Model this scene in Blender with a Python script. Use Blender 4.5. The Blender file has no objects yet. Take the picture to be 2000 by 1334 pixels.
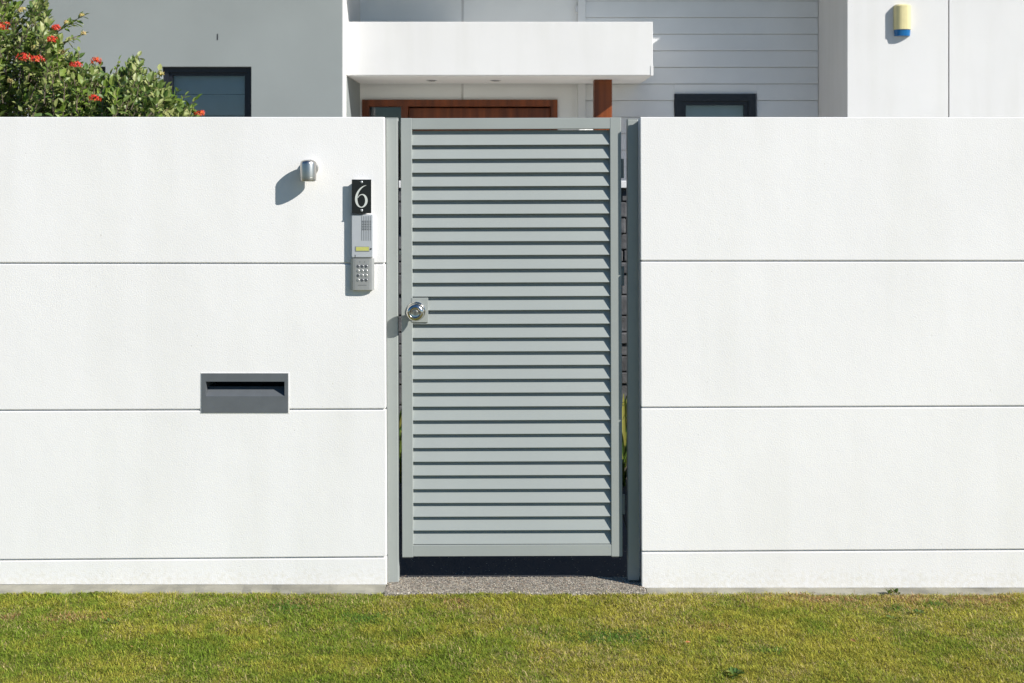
import bpy, bmesh, math, random
import numpy as np
from mathutils import Vector, Matrix

random.seed(7)
rng = np.random.default_rng(7)
scene = bpy.context.scene
C = scene.collection

# ------------------------------------------------------------------ camera
F = 2400.0            # focal length in photo pixels (photo is 2000 wide)
D0 = 4.69             # camera to the front face of the fence
EYE = 1.587
HOR = 340.0           # photo row of the horizon
cam_d = bpy.data.cameras.new('camera')
cam = bpy.data.objects.new('camera', cam_d)
C.objects.link(cam)
cam.location = (0, -D0, EYE)
cam.rotation_euler = (math.radians(90), 0, 0)
cam_d.sensor_width = 36.0
cam_d.sensor_fit = 'HORIZONTAL'
cam_d.lens = F / 2000 * 36.0
cam_d.shift_y = -(667 - HOR) / 2000
cam_d.clip_start = 0.05
cam_d.clip_end = 500
cam_d.dof.use_dof = True
cam_d.dof.focus_distance = D0
cam_d.dof.aperture_fstop = 8.0
scene.camera = cam

# ------------------------------------------------------------------ sky and sun
TO_SUN = Vector((1.60, -1.0, 1.20)).normalized()
world = bpy.data.worlds.new('World')
scene.world = world
world.use_nodes = True
wn = world.node_tree
bg = wn.nodes['Background']
sky = wn.nodes.new('ShaderNodeTexSky')
sky.sky_type = 'NISHITA'
sky.sun_disc = False
sky.sun_elevation = math.asin(TO_SUN.z)
sky.sun_rotation = math.atan2(TO_SUN.x, TO_SUN.y)
sky.air_density = 1.0
sky.dust_density = 0.0
sky.ozone_density = 5.0
hs = wn.nodes.new('ShaderNodeHueSaturation')
hs.inputs['Saturation'].default_value = 1.22
wn.links.new(sky.outputs[0], hs.inputs['Color'])
wn.links.new(hs.outputs[0], bg.inputs[0])
bg.inputs[1].default_value = 0.069
sun_d = bpy.data.lights.new('sun', 'SUN')
sun_d.energy = 4.9
sun_d.angle = math.radians(0.5)
sun_d.color = (1.0, 0.965, 0.905)
sun = bpy.data.objects.new('sun', sun_d)
C.objects.link(sun)
sun.rotation_euler = (-TO_SUN).to_track_quat('-Z', 'Y').to_euler()
sun.location = TO_SUN * 30

scene.render.engine = 'CYCLES'
scene.view_settings.view_transform = 'Standard'
scene.view_settings.look = 'None'
scene.view_settings.gamma = 1.0
scene.view_settings.use_curve_mapping = False
scene.view_settings.exposure = 0.46


def X(px, Y=0.0):
    return (px - 1000.0) / F * (Y + D0)


def Z(py, Y=0.0):
    return EYE - (py - HOR) / F * (Y + D0)


# ------------------------------------------------------------------ materials
def mat(name, col, rough=0.6, metal=0.0, nscale=6.0, namt=0.06, bscale=0, bstr=0.0, bdist=0.002,
        spec=0.5, col2=None, stretch=(1, 1, 1), detail=5, coord='Object', emit=None):
    m = bpy.data.materials.new(name)
    m.use_nodes = True
    nt = m.node_tree
    b = nt.nodes['Principled BSDF']
    b.inputs['Roughness'].default_value = rough
    b.inputs['Metallic'].default_value = metal
    b.inputs['Specular IOR Level'].default_value = spec
    tc = nt.nodes.new('ShaderNodeTexCoord')
    mp = nt.nodes.new('ShaderNodeMapping')
    mp.inputs['Scale'].default_value = stretch
    nt.links.new(tc.outputs[coord], mp.inputs[0])
    n = nt.nodes.new('ShaderNodeTexNoise')
    n.inputs['Scale'].default_value = nscale
    n.inputs['Detail'].default_value = detail
    nt.links.new(mp.outputs[0], n.inputs['Vector'])
    r = nt.nodes.new('ShaderNodeValToRGB')
    c1 = [max(0, c * (1 - namt)) for c in col]
    c2 = col2 if col2 else [min(1, c * (1 + namt)) for c in col]
    r.color_ramp.elements[0].position = 0.32
    r.color_ramp.elements[1].position = 0.68
    r.color_ramp.elements[0].color = (*c1, 1)
    r.color_ramp.elements[1].color = (*c2, 1)
    nt.links.new(n.outputs['Fac'], r.inputs[0])
    nt.links.new(r.outputs[0], b.inputs['Base Color'])
    if bstr:
        n2 = nt.nodes.new('ShaderNodeTexNoise')
        n2.inputs['Scale'].default_value = bscale
        n2.inputs['Detail'].default_value = 4
        nt.links.new(mp.outputs[0], n2.inputs['Vector'])
        bp = nt.nodes.new('ShaderNodeBump')
        bp.inputs['Strength'].default_value = bstr
        bp.inputs['Distance'].default_value = bdist
        nt.links.new(n2.outputs['Fac'], bp.inputs['Height'])
        nt.links.new(bp.outputs[0], b.inputs['Normal'])
    return m


def render_mat(name, col):
    """painted cement render: sponge-float grain, faint streaks and specks of dirt"""
    m = bpy.data.materials.new(name)
    m.use_nodes = True
    nt = m.node_tree
    N, L = nt.nodes, nt.links
    b = N['Principled BSDF']
    b.inputs['Roughness'].default_value = 0.75
    b.inputs['Specular IOR Level'].default_value = 0.25
    tc = N.new('ShaderNodeTexCoord')

    def noise(scale, detail, stretch=(1, 1, 1)):
        mp = N.new('ShaderNodeMapping')
        mp.inputs['Scale'].default_value = stretch
        L.new(tc.outputs['Object'], mp.inputs[0])
        n = N.new('ShaderNodeTexNoise')
        n.inputs['Scale'].default_value = scale
        n.inputs['Detail'].default_value = detail
        L.new(mp.outputs[0], n.inputs['Vector'])
        return n.outputs['Fac']

    def ramp(fac, p0, c0, p1, c1):
        r = N.new('ShaderNodeValToRGB')
        r.color_ramp.elements[0].position = p0
        r.color_ramp.elements[1].position = p1
        r.color_ramp.elements[0].color = (*c0, 1)
        r.color_ramp.elements[1].color = (*c1, 1)
        L.new(fac, r.inputs[0])
        return r.outputs[0]

    def mul(a, bb):
        x = N.new('ShaderNodeMix')
        x.data_type = 'RGBA'
        x.blend_type = 'MULTIPLY'
        x.inputs[0].default_value = 1
        L.new(a, x.inputs[6])
        L.new(bb, x.inputs[7])
        return x.outputs[2]
    base = ramp(noise(1.7, 6), 0.3, [c * 0.955 for c in col], 0.7, col)
    streak = ramp(noise(7, 5, (1, 1, 0.12)), 0.30, (0.965, 0.965, 0.955), 0.55, (1, 1, 1))
    speck = ramp(noise(95, 2), 0.200, (0.66, 0.64, 0.60), 0.235, (1, 1, 1))
    sx = N.new('ShaderNodeSeparateXYZ')
    L.new(tc.outputs['Object'], sx.inputs[0])
    mr = N.new('ShaderNodeMapRange')
    mr.inputs['From Min'].default_value = 0.03
    mr.inputs['From Max'].default_value = 0.15
    mr.inputs['To Min'].default_value = 0.30
    mr.inputs['To Max'].default_value = -0.1
    L.new(sx.outputs['Z'], mr.inputs['Value'])
    ad = N.new('ShaderNodeMath')
    ad.operation = 'SUBTRACT'
    L.new(noise(60, 6), ad.inputs[0])
    L.new(mr.outputs[0], ad.inputs[1])
    splash = ramp(ad.outputs[0], 0.10, (0.93, 0.915, 0.87), 0.34, (1, 1, 1))
    L.new(mul(mul(mul(base, streak), speck), splash), b.inputs['Base Color'])
    bp = N.new('ShaderNodeBump')
    bp.inputs['Strength'].default_value = 0.5
    bp.inputs['Distance'].default_value = 0.0016
    L.new(noise(210, 4), bp.inputs['Height'])
    bp2 = N.new('ShaderNodeBump')
    bp2.inputs['Strength'].default_value = 0.15
    bp2.inputs['Distance'].default_value = 0.006
    L.new(noise(9, 4), bp2.inputs['Height'])
    L.new(bp.outputs[0], bp2.inputs['Normal'])
    L.new(bp2.outputs[0], b.inputs['Normal'])
    return m


def attr_mat(name, rough=0.5, trans=0.3, spec=0.4):
    m = bpy.data.materials.new(name)
    m.use_nodes = True
    nt = m.node_tree
    N, L = nt.nodes, nt.links
    b = N['Principled BSDF']
    a = N.new('ShaderNodeVertexColor')
    a.layer_name = 'Col'
    L.new(a.outputs[0], b.inputs['Base Color'])
    b.inputs['Roughness'].default_value = rough
    b.inputs['Specular IOR Level'].default_value = spec
    t = N.new('ShaderNodeBsdfTranslucent')
    L.new(a.outputs[0], t.inputs[0])
    mx = N.new('ShaderNodeMixShader')
    mx.inputs[0].default_value = trans
    L.new(b.outputs[0], mx.inputs[1])
    L.new(t.outputs[0], mx.inputs[2])
    L.new(mx.outputs[0], N['Material Output'].inputs[0])
    return m


def leaf_mat(name, c0, c1, c2, trans=0.25):
    m = bpy.data.materials.new(name)
    m.use_nodes = True
    nt = m.node_tree
    N, L = nt.nodes, nt.links
    b = N['Principled BSDF']
    b.inputs['Roughness'].default_value = 0.45
    b.inputs['Specular IOR Level'].default_value = 0.5
    g = N.new('ShaderNodeNewGeometry')
    r = N.new('ShaderNodeValToRGB')
    r.color_ramp.elements[0].color = (*c0, 1)
    r.color_ramp.elements[1].color = (*c2, 1)
    e = r.color_ramp.elements.new(0.55)
    e.color = (*c1, 1)
    L.new(g.outputs['Random Per Island'], r.inputs[0])
    oi = N.new('ShaderNodeObjectInfo')
    ad = N.new('ShaderNodeMath')
    ad.operation = 'ADD'
    fr = N.new('ShaderNodeMath')
    fr.operation = 'FRACT'
    L.new(g.outputs['Random Per Island'], ad.inputs[0])
    L.new(oi.outputs['Random'], ad.inputs[1])
    L.new(ad.outputs[0], fr.inputs[0])
    L.new(fr.outputs[0], r.inputs[0])
    L.new(r.outputs[0], b.inputs['Base Color'])
    t = N.new('ShaderNodeBsdfTranslucent')
    L.new(r.outputs[0], t.inputs[0])
    mx = N.new('ShaderNodeMixShader')
    mx.inputs[0].default_value = trans
    L.new(b.outputs[0], mx.inputs[1])
    L.new(t.outputs[0], mx.inputs[2])
    L.new(mx.outputs[0], N['Material Output'].inputs[0])
    return m


def aggregate_mat(name):
    m = bpy.data.materials.new(name)
    m.use_nodes = True
    nt = m.node_tree
    N, L = nt.nodes, nt.links
    b = N['Principled BSDF']
    b.inputs['Roughness'].default_value = 0.7
    tc = N.new('ShaderNodeTexCoord')
    v = N.new('ShaderNodeTexVoronoi')
    v.inputs['Scale'].default_value = 190
    L.new(tc.outputs['Object'], v.inputs['Vector'])
    r = N.new('ShaderNodeValToRGB')
    r.color_ramp.elements[0].color = (0.10, 0.09, 0.08, 1)
    r.color_ramp.elements[1].color = (0.60, 0.54, 0.42, 1)
    e = r.color_ramp.elements.new(0.45)
    e.color = (0.26, 0.235, 0.185, 1)
    e = r.color_ramp.elements.new(0.8)
    e.color = (0.36, 0.31, 0.27, 1)
    sp = N.new('ShaderNodeSeparateColor')
    L.new(v.outputs['Color'], sp.inputs[0])
    L.new(sp.outputs[0], r.inputs[0])
    L.new(r.outputs[0], b.inputs['Base Color'])
    bp = N.new('ShaderNodeBump')
    bp.inputs['Strength'].default_value = 0.8
    bp.inputs['Distance'].default_value = 0.004
    bp.invert = True
    L.new(v.outputs['Distance'], bp.inputs['Height'])
    L.new(bp.outputs[0], b.inputs['Normal'])
    return m


def wood_mat(name, c0, c1):
    return mat(name, c0, 0.42, nscale=14, namt=0.35, col2=c1, stretch=(1, 1, 0.06), bscale=40, bstr=0.1)


def glass_mat(name):
    m = bpy.data.materials.new(name)
    m.use_nodes = True
    nt = m.node_tree
    N, L = nt.nodes, nt.links
    N.remove(N['Principled BSDF'])
    tr = N.new('ShaderNodeBsdfTransparent')
    tr.inputs[0].default_value = (0.86, 0.90, 0.92, 1)
    gl = N.new('ShaderNodeBsdfGlossy')
    gl.inputs['Roughness'].default_value = 0.02
    fr = N.new('ShaderNodeFresnel')
    fr.inputs[0].default_value = 1.6
    mx = N.new('ShaderNodeMixShader')
    L.new(fr.outputs[0], mx.inputs[0])
    L.new(tr.outputs[0], mx.inputs[1])
    L.new(gl.outputs[0], mx.inputs[2])
    L.new(mx.outputs[0], N['Material Output'].inputs[0])
    return m


M = {
    'white': render_mat('white_render', (0.80, 0.785, 0.77)),
    'house_white': render_mat('house_white_render', (0.70, 0.69, 0.675)),
    'house_grey': mat('house_grey_paint', (0.265, 0.287, 0.282), 0.8, nscale=1.2, namt=0.05, bscale=120, bstr=0.2, bdist=0.002, spec=0.2),
    'board': mat('weatherboard_paint', (0.74, 0.75, 0.75), 0.6, nscale=3, namt=0.03, bscale=60, bstr=0.05),
    'footing': mat('footing_concrete', (0.27, 0.255, 0.205), 0.9, nscale=9, namt=0.3, stretch=(0.5, 1, 4), bscale=60, bstr=0.5, bdist=0.004),
    'gate': mat('gate_powdercoat', (0.315, 0.338, 0.323), 0.42, nscale=5, namt=0.03, bscale=700, bstr=0.06, bdist=0.0004, spec=0.45),
    'letter': mat('letterbox_powdercoat', (0.105, 0.115, 0.125), 0.5, nscale=20, namt=0.06, bscale=500, bstr=0.1, bdist=0.0004),
    'letter_in': mat('letterbox_inside', (0.012, 0.012, 0.014), 0.8, namt=0.1),
    'steel': mat('brushed_steel', (0.50, 0.485, 0.455), 0.32, 1.0, nscale=60, namt=0.1, stretch=(1, 1, 0.05)),
    'chrome': mat('polished_steel', (0.55, 0.53, 0.49), 0.19, 1.0, nscale=40, namt=0.06),
    'silver': mat('silver_plastic', (0.50, 0.52, 0.54), 0.38, 0.25, nscale=30, namt=0.03),
    'silver2': mat('satin_cast_metal', (0.45, 0.45, 0.44), 0.36, 0.55, nscale=30, namt=0.04),
    'black': mat('black_enamel', (0.010, 0.011, 0.011), 0.3, nscale=30, namt=0.1),
    'digit': mat('digit_paint', (0.58, 0.60, 0.56), 0.5, namt=0.03),
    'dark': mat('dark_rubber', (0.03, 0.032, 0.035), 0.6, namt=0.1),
    'key': mat('key_metal', (0.16, 0.165, 0.18), 0.32, 0.5, namt=0.1),
    'label': mat('name_card', (0.50, 0.50, 0.14), 0.5, nscale=40, namt=0.05),
    'frame': mat('window_frame_black', (0.010, 0.012, 0.018), 0.45, namt=0.1),
    'blind': mat('blind_fabric', (0.66, 0.67, 0.68), 0.8, namt=0.05),
    'glass': glass_mat('window_glass'),
    'timber': wood_mat('merbau_timber', (0.15, 0.034, 0.005), (0.25, 0.058, 0.009)),
    'cream': mat('siren_cream_plastic', (0.66, 0.58, 0.30), 0.45, nscale=20, namt=0.05),
    'blue': mat('siren_blue_lens', (0.012, 0.13, 0.34), 0.2, nscale=20, namt=0.1),
    'soil': mat('soil', (0.055, 0.042, 0.028), 0.95, nscale=30, namt=0.4, bscale=60, bstr=0.6, bdist=0.01),
    'turf': mat('turf', (0.22, 0.20, 0.045), 0.9, nscale=9, namt=0.4, col2=(0.32, 0.27, 0.08), bscale=200, bstr=0.8, bdist=0.01),
    'aggregate': aggregate_mat('exposed_aggregate'),
    'stone': mat('dark_stone', (0.085, 0.085, 0.088), 0.85, nscale=14, namt=0.4, bscale=40, bstr=0.6, bdist=0.006),
    'mortar': mat('dark_mortar', (0.03, 0.03, 0.03), 0.95, namt=0.2),
    'bark': mat('bark', (0.11, 0.085, 0.06), 0.9, nscale=30, namt=0.3, bscale=60, bstr=0.5),
    'leaf': leaf_mat('shrub_leaf', (0.075, 0.145, 0.030), (0.22, 0.28, 0.070), (0.44, 0.45, 0.18), 0.34),
    'young': leaf_mat('young_leaf', (0.13, 0.22, 0.03), (0.20, 0.29, 0.04), (0.26, 0.33, 0.07), 0.35),
    'petal': leaf_mat('petal', (0.48, 0.022, 0.012), (0.62, 0.045, 0.018), (0.72, 0.16, 0.04), 0.2),
    'bud': leaf_mat('bud', (0.55, 0.42, 0.12), (0.5, 0.5, 0.2), (0.6, 0.32, 0.16), 0.2),
    'strap': leaf_mat('strap_leaf', (0.05, 0.12, 0.02), (0.12, 0.19, 0.03), (0.28, 0.26, 0.05)),
    'dry': leaf_mat('dry_leaf', (0.38, 0.13, 0.03), (0.45, 0.22, 0.05), (0.26, 0.14, 0.06), 0.1),
    'grass': attr_mat('grass_blades', 0.75, 0.34, 0.12),
    'paving': mat('pale_concrete_paving', (0.64, 0.62, 0.57), 0.85, nscale=5, namt=0.08, bscale=90, bstr=0.2),
    'path_shade': mat('shade_tinted_concrete', (0.026, 0.027, 0.031), 0.8, nscale=220, namt=0.35, bscale=160, bstr=0.5, bdist=0.004),  # pebble concrete darkened so the colour carries the deep shade under the gate
    'ceiling': mat('porch_white_paint', (0.82, 0.82, 0.80), 0.7, nscale=2, namt=0.03),
    'asphalt': mat('asphalt', (0.05, 0.05, 0.052), 0.9, nscale=60, namt=0.3, bscale=200, bstr=0.5),
}


# ------------------------------------------------------------------ helpers
def root_loc(p):
    while p.parent:
        p = p.parent
    return p.location.copy()


def obj(name, bm, m, parent=None, smooth=False, bevel=0.0, seg=2):
    if bevel:
        bmesh.ops.bevel(bm, geom=[e for e in bm.edges], offset=bevel, segments=seg, profile=0.5, affect='EDGES')
    bmesh.ops.recalc_face_normals(bm, faces=bm.faces)
    if parent:
        bmesh.ops.translate(bm, verts=bm.verts, vec=-root_loc(parent))
    me = bpy.data.meshes.new(name)
    bm.to_mesh(me)
    bm.free()
    if m is not None:
        me.materials.append(M[m])
    if smooth:
        for p in me.polygons:
            p.use_smooth = True
        me.set_sharp_from_angle(angle=math.radians(32))
    o = bpy.data.objects.new(name, me)
    C.objects.link(o)
    o.parent = parent
    return o


def tag(o, label=None, cat=None, group=None, kind=None):
    if label:
        o['label'] = label
    if cat:
        o['category'] = cat
    if group:
        o['group'] = group
    if kind:
        o['kind'] = kind
    return o


def thing(name, label, cat, loc=(0, 0, 0), group=None):
    o = bpy.data.objects.new(name, None)
    o.empty_display_size = 0.05
    C.objects.link(o)
    o.location = loc
    return tag(o, label, cat, group)


def box(x0, x1, y0, y1, z0, z1, bm=None):
    bm = bm or bmesh.new()
    vs = [bm.verts.new(p) for p in ((x0, y0, z0), (x1, y0, z0), (x1, y1, z0), (x0, y1, z0),
                                    (x0, y0, z1), (x1, y0, z1), (x1, y1, z1), (x0, y1, z1))]
    for f in ((0, 3, 2, 1), (4, 5, 6, 7), (0, 1, 5, 4), (1, 2, 6, 5), (2, 3, 7, 6), (3, 0, 4, 7)):
        bm.faces.new([vs[i] for i in f])
    return bm


def prism_y(pts, y0, y1, bm=None):
    """polygon in (x, z) extruded along y"""
    bm = bm or bmesh.new()
    a = [bm.verts.new((p[0], y0, p[1])) for p in pts]
    b = [bm.verts.new((p[0], y1, p[1])) for p in pts]
    n = len(pts)
    bm.faces.new(a)
    bm.faces.new(list(reversed(b)))
    for i in range(n):
        bm.faces.new((a[i], a[(i + 1) % n], b[(i + 1) % n], b[i]))
    return bm


def prism_x(pts, x0, x1, bm=None):
    """polygon in (y, z) extruded along x"""
    bm = bm or bmesh.new()
    a = [bm.verts.new((x0, p[0], p[1])) for p in pts]
    b = [bm.verts.new((x1, p[0], p[1])) for p in pts]
    n = len(pts)
    bm.faces.new(a)
    bm.faces.new(list(reversed(b)))
    for i in range(n):
        bm.faces.new((a[i], a[(i + 1) % n], b[(i + 1) % n], b[i]))
    return bm


def lathe(profile, origin, axis, seg=32, bm=None):
    """profile of (radius, distance along axis); ends closed"""
    bm = bm or bmesh.new()
    q = Vector((0, 0, 1)).rotation_difference(Vector(axis))
    o = Vector(origin)
    rings = []
    for r, t in profile:
        rings.append([bm.verts.new(o + q @ Vector((r * math.cos(2 * math.pi * i / seg), r * math.sin(2 * math.pi * i / seg), t)))
                      for i in range(seg)])
    for a, b in zip(rings, rings[1:]):
        for i in range(seg):
            bm.faces.new((a[i], a[(i + 1) % seg], b[(i + 1) % seg], b[i]))
    bm.faces.new(rings[0][::-1])
    bm.faces.new(rings[-1])
    return bm


def tube(pts, radii, seg=7, bm=None):
    bm = bm or bmesh.new()
    rings = []
    for i, p in enumerate(pts):
        p = Vector(p)
        t = (Vector(pts[min(i + 1, len(pts) - 1)]) - Vector(pts[max(i - 1, 0)])).normalized()
        u = t.orthogonal().normalized()
        v = t.cross(u)
        rings.append([bm.verts.new(p + (u * math.cos(2 * math.pi * k / seg) + v * math.sin(2 * math.pi * k / seg)) * radii[i])
                      for k in range(seg)])
    for a, b in zip(rings, rings[1:]):
        # align rings: pick the rotation with the least twist
        best = min(range(seg), key=lambda s: (a[0].co - b[s].co).length)
        for k in range(seg):
            bm.faces.new((a[k], a[(k + 1) % seg], b[(k + 1 + best) % seg], b[(k + best) % seg]))
    bm.faces.new(rings[0][::-1])
    bm.faces.new(rings[-1])
    return bm


# ------------------------------------------------------------------ ground
g = obj('ground', box(-120, 120, -120, 120, -0.3, -0.004), 'turf')
tag(g, 'mown grass verge and yard ground', 'ground', kind='structure')
p = obj('path', box(X(752), X(1262, -.03), -0.064, 0.118, -0.12, 0.012), 'aggregate', bevel=0.006)
tag(p, 'pale exposed aggregate threshold strip in front of the gate', 'threshold', kind='structure')
p = obj('path', box(X(752), X(1262, -.03), 0.1185, 2.6, -0.12, 0.011), 'path_shade')  # inner path: gate shade is painted into this near-black colour
tag(p, 'pebble concrete path running back under the gate, its shade put into the colour', 'path', kind='structure')
pv = obj('paving', box(-9, 9, 3.3, 6.5, -0.1, 0.003), 'paving')
tag(pv, 'pale concrete paving in front of the house', 'paving', kind='structure')
yd = obj('yard_soil', box(-6, X(751), 0.24, 2.6, -0.1, 0.004), 'soil')
tag(yd, 'bare garden soil behind the fence beside the path', 'soil', kind='structure')
yd = obj('yard_soil', box(X(1264), 6, 0.24, 2.6, -0.1, 0.004), 'soil')
tag(yd, 'bare garden soil behind the fence on the hinge side', 'soil', kind='structure')
kb = obj('kerb', box(-120, 120, -3.55, -3.35, -0.2, 0.004), 'paving', bevel=.01)
tag(kb, 'pale concrete kerb between the grass verge and the road', 'kerb', kind='structure')
rd = obj('road', box(-120, 120, -12, -3.551, -0.15, -0.001), 'asphalt')
tag(rd, 'asphalt road beyond the grass verge', 'road', kind='structure')

# ------------------------------------------------------------------ fence walls
GAP = 0.0032       # half a joint
TH = 0.19


def wall(name, label, xl, xr_top, xr_bot, joints, bottoms, notch=None, right=False):
    """joints: rows (left px y, right px y); xl far end px; the gate end leans from xr_top to xr_bot"""
    T = thing(name, label, 'fence wall', (X((xl + xr_top) / 2), 0.1, 0))
    ztop_l, ztop_r = Z(228.5), Z(228.5 if not right else 229.5)
    rows = [(ztop_l, ztop_r)] + [(Z(a), Z(b)) for a, b in joints] + [bottoms]
    xe = X(xl)

    def gx(z):
        t = (Z(228) - z) / (Z(228) - Z(1145))
        return X(xr_top + (xr_bot - xr_top) * t)
    for i in range(len(rows) - 1):
        tl, tr = rows[i]
        bl, br = rows[i + 1]
        g0 = 0 if i == 0 else GAP
        g1 = GAP if i < len(rows) - 2 else 0
        a = [(xe, bl + g1), (gx(br), br + g1), (gx(tr), tr - g0), (xe, tl - g0)]
        if right:
            a = [(gx(bl), bl + g1), (xe, br + g1), (xe, tr - g0), (gx(tl), tl - g0)]
        if notch and i == 2:
            pass
        if notch and i == 1:
            n0, n1, nz = notch
            f = lambda x: bl + (br - bl) * (x - xe) / (gx(br) - xe) + g1
            a = [(xe, bl + g1), (n0, f(n0)), (n0, nz), (n1, nz), (n1, f(n1)), (gx(br), br + g1), (gx(tr), tr - g0), (xe, tl - g0)]
        obj('panel', prism_y(a, 0.0, 0.03), 'white', T, bevel=0.0028, seg=2)
    x0, x1 = (xe, X(xr_top) - 0.004) if not right else (X(xr_bot) + 0.004, xe)
    zt = Z(228) - 0.004
    bm = bmesh.new()
    if notch:
        n0, n1, nz = notch
        nb = nz - 0.062
        box(x0, n0, 0.012, TH - 0.002, 0.0, zt, bm)
        box(n1, x1, 0.012, TH - 0.002, 0.0, zt, bm)
        box(n0, n1, 0.012, TH - 0.002, nz, zt, bm)
        box(n0, n1, 0.012, TH - 0.002, 0.0, nb, bm)
    else:
        box(x0, x1, 0.012, TH - 0.002, 0, zt, bm)
    obj('wall_core', bm, 'white', T)
    return T, x0, x1


LB = dict(x0=X(394), x1=X(563), z0=Z(806), z1=Z(729), sx0=X(402), sx1=X(556), sz0=Z(774), sz1=Z(745))
wl, lx0, lx1 = wall('fence_wall', 'white rendered fence wall carrying the house number, lamp and letterbox slot',
                    -900, 751, 755, [(513.5, 515), (805, 799.5), (1101, 1088.5)], (Z(1141.5), Z(1142.5)),
                    notch=(LB['sx0'] - 0.004, LB['sx1'] + 0.004, LB['sz1'] + 0.004))
wr, rx0, rx1 = wall('fence_wall', 'bare white rendered fence wall on the hinge side of the gate',
                    2900, 1250.5, 1253.5, [(510, 510), (796.5, 790), (1078, 1069)], (Z(1149), Z(1148)), right=True)


def footing(parent, x0, x1, top, prot):
    bm = bmesh.new()
    n = 90
    rows = []
    for i in range(n + 1):
        x = x0 + (x1 - x0) * i / n
        j = random.uniform(-0.003, 0.003)
        k = random.uniform(-0.003, 0.003)
        rows.append([bm.verts.new(v) for v in ((x, 0.02, top), (x, -0.004, top + k * .3), (x, -prot + .008 + j, top - 0.006 + k), (x, -prot + j, top - 0.016 + k),
                                               (x, -prot - .002 + j, -0.03), (x, 0.02, -0.03))])
    for a, b in zip(rows, rows[1:]):
        for k in range(5):
            bm.faces.new((a[k], b[k], b[k + 1], a[k + 1]))
    bm.faces.new(rows[0][::-1])
    bm.faces.new(rows[-1])
    return obj('footing', bm, 'footing', parent)


footing(wl, lx0, X(753), Z(1142), 0.054)
footing(wr, X(1262), rx1, Z(1148.5), 0.052)

# ------------------------------------------------------------------ gate posts
GY = 0.052        # front plane of posts and gate leaf


def gate_post(label, xt0, xt1, xb0, xb1, yt, yb):
    T = thing('gate_post', label, 'gate post', (X((xb0 + xb1) / 2, GY), GY + .025, Z(yb, GY)))
    zt, zb = Z(yt, GY), Z(yb, GY)
    bm = prism_y([(X(xb0, GY), zb), (X(xb1, GY), zb), (X(xt1, GY), zt - .003), (X(xt0, GY), zt - .003)], GY, GY + 0.05)
    obj('tube', bm, 'gate', T, bevel=0.003)
    obj('cap', box(X(xt0, GY) + .001, X(xt1, GY) - .001, GY + .001, GY + .049, zt - .0028, zt + .0005), 'gate', T)
    zf = 0.012
    obj('base_stub', box(X(xb0, GY) + .009, X(xb1, GY) - .009, GY + .014, GY + .042, zf - .01, zb + .002), 'dark', T)
    for k, fz in enumerate((0.25, 0.8, 1.35)):
        obj('anchor_bolt', lathe([(0.006, 0), (0.006, .003), (.004, .0045)], (0.5 * (X(xb0, GY) + X(xb1, GY)), GY + 0.05, fz), (0, 1, 0), 10), 'steel', T)
    return T


gate_post('grey steel gate post on the latch side beside the intercom', 753.5, 776.5, 756.5, 778.5, 230, 1140)
gate_post('grey steel gate post on the hinge side, shaded by the wall', 1225.5, 1246.5, 1227, 1249, 232, 1134)

# ------------------------------------------------------------------ gate leaf
gx0, gx1 = X(783.5, GY), X(1214, GY)
gz0, gz1 = Z(1088, GY), Z(230, GY)
gate = thing('gate', 'grey louvred metal gate with thirty angled slats and a round knob', 'gate', ((gx0 + gx1) / 2, GY, gz0))
ST = 21.8 / F * (D0 + GY)
GD = 0.038
obj('stile', box(gx0, gx0 + ST, GY, GY + GD, gz0, gz1), 'gate', gate, bevel=0.002)
obj('stile', box(gx1 - ST, gx1, GY, GY + GD, gz0, gz1), 'gate', gate, bevel=0.002)
ix0, ix1 = gx0 + ST - .0005, gx1 - ST + .0005
obj('rail', box(ix0, ix1, GY + .0008, GY + GD - .001, Z(252.0, GY), gz1 - .0006), 'gate', gate, bevel=0.0016)
obj('rail', box(ix0, ix1, GY + .0008, GY + GD - .001, gz0 + .003, Z(1064.5, GY)), 'gate', gate, bevel=0.0016)
for xx in (gx0, gx1 - ST):
    obj('end_cap', box(xx + .0015, xx + ST - .0015, GY + .0015, GY + GD - .0015, gz0 - .003, gz0 + .0005), 'dark', gate)
pr = 0.0035
sl = [(pr, 0.0), (pr + .0006, -0.0006), (pr + .0035, -0.0006), (pr + .0252, .0560), (pr + .0217, .0565), (pr + .0002, .0016)]
bm = prism_x(sl, ix0 - gate.location.x, ix1 - gate.location.x)
bmesh.ops.recalc_face_normals(bm, faces=bm.faces)
slat_me = bpy.data.meshes.new('slat')
bm.to_mesh(slat_me)
bm.free()
slat_me.materials.append(M['gate'])
for i in range(30):
    o = bpy.data.objects.new('slat', slat_me)
    C.objects.link(o)
    o.parent = gate
    zz = Z(282.8 + (1063.0 - 282.8) * i / 29, GY)
    o.location = (0, random.uniform(-.0003, .0003), zz - gate.location.z)
    o.rotation_euler = (random.uniform(-.006, .006), random.uniform(-.0006, .0006), 0)
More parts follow.
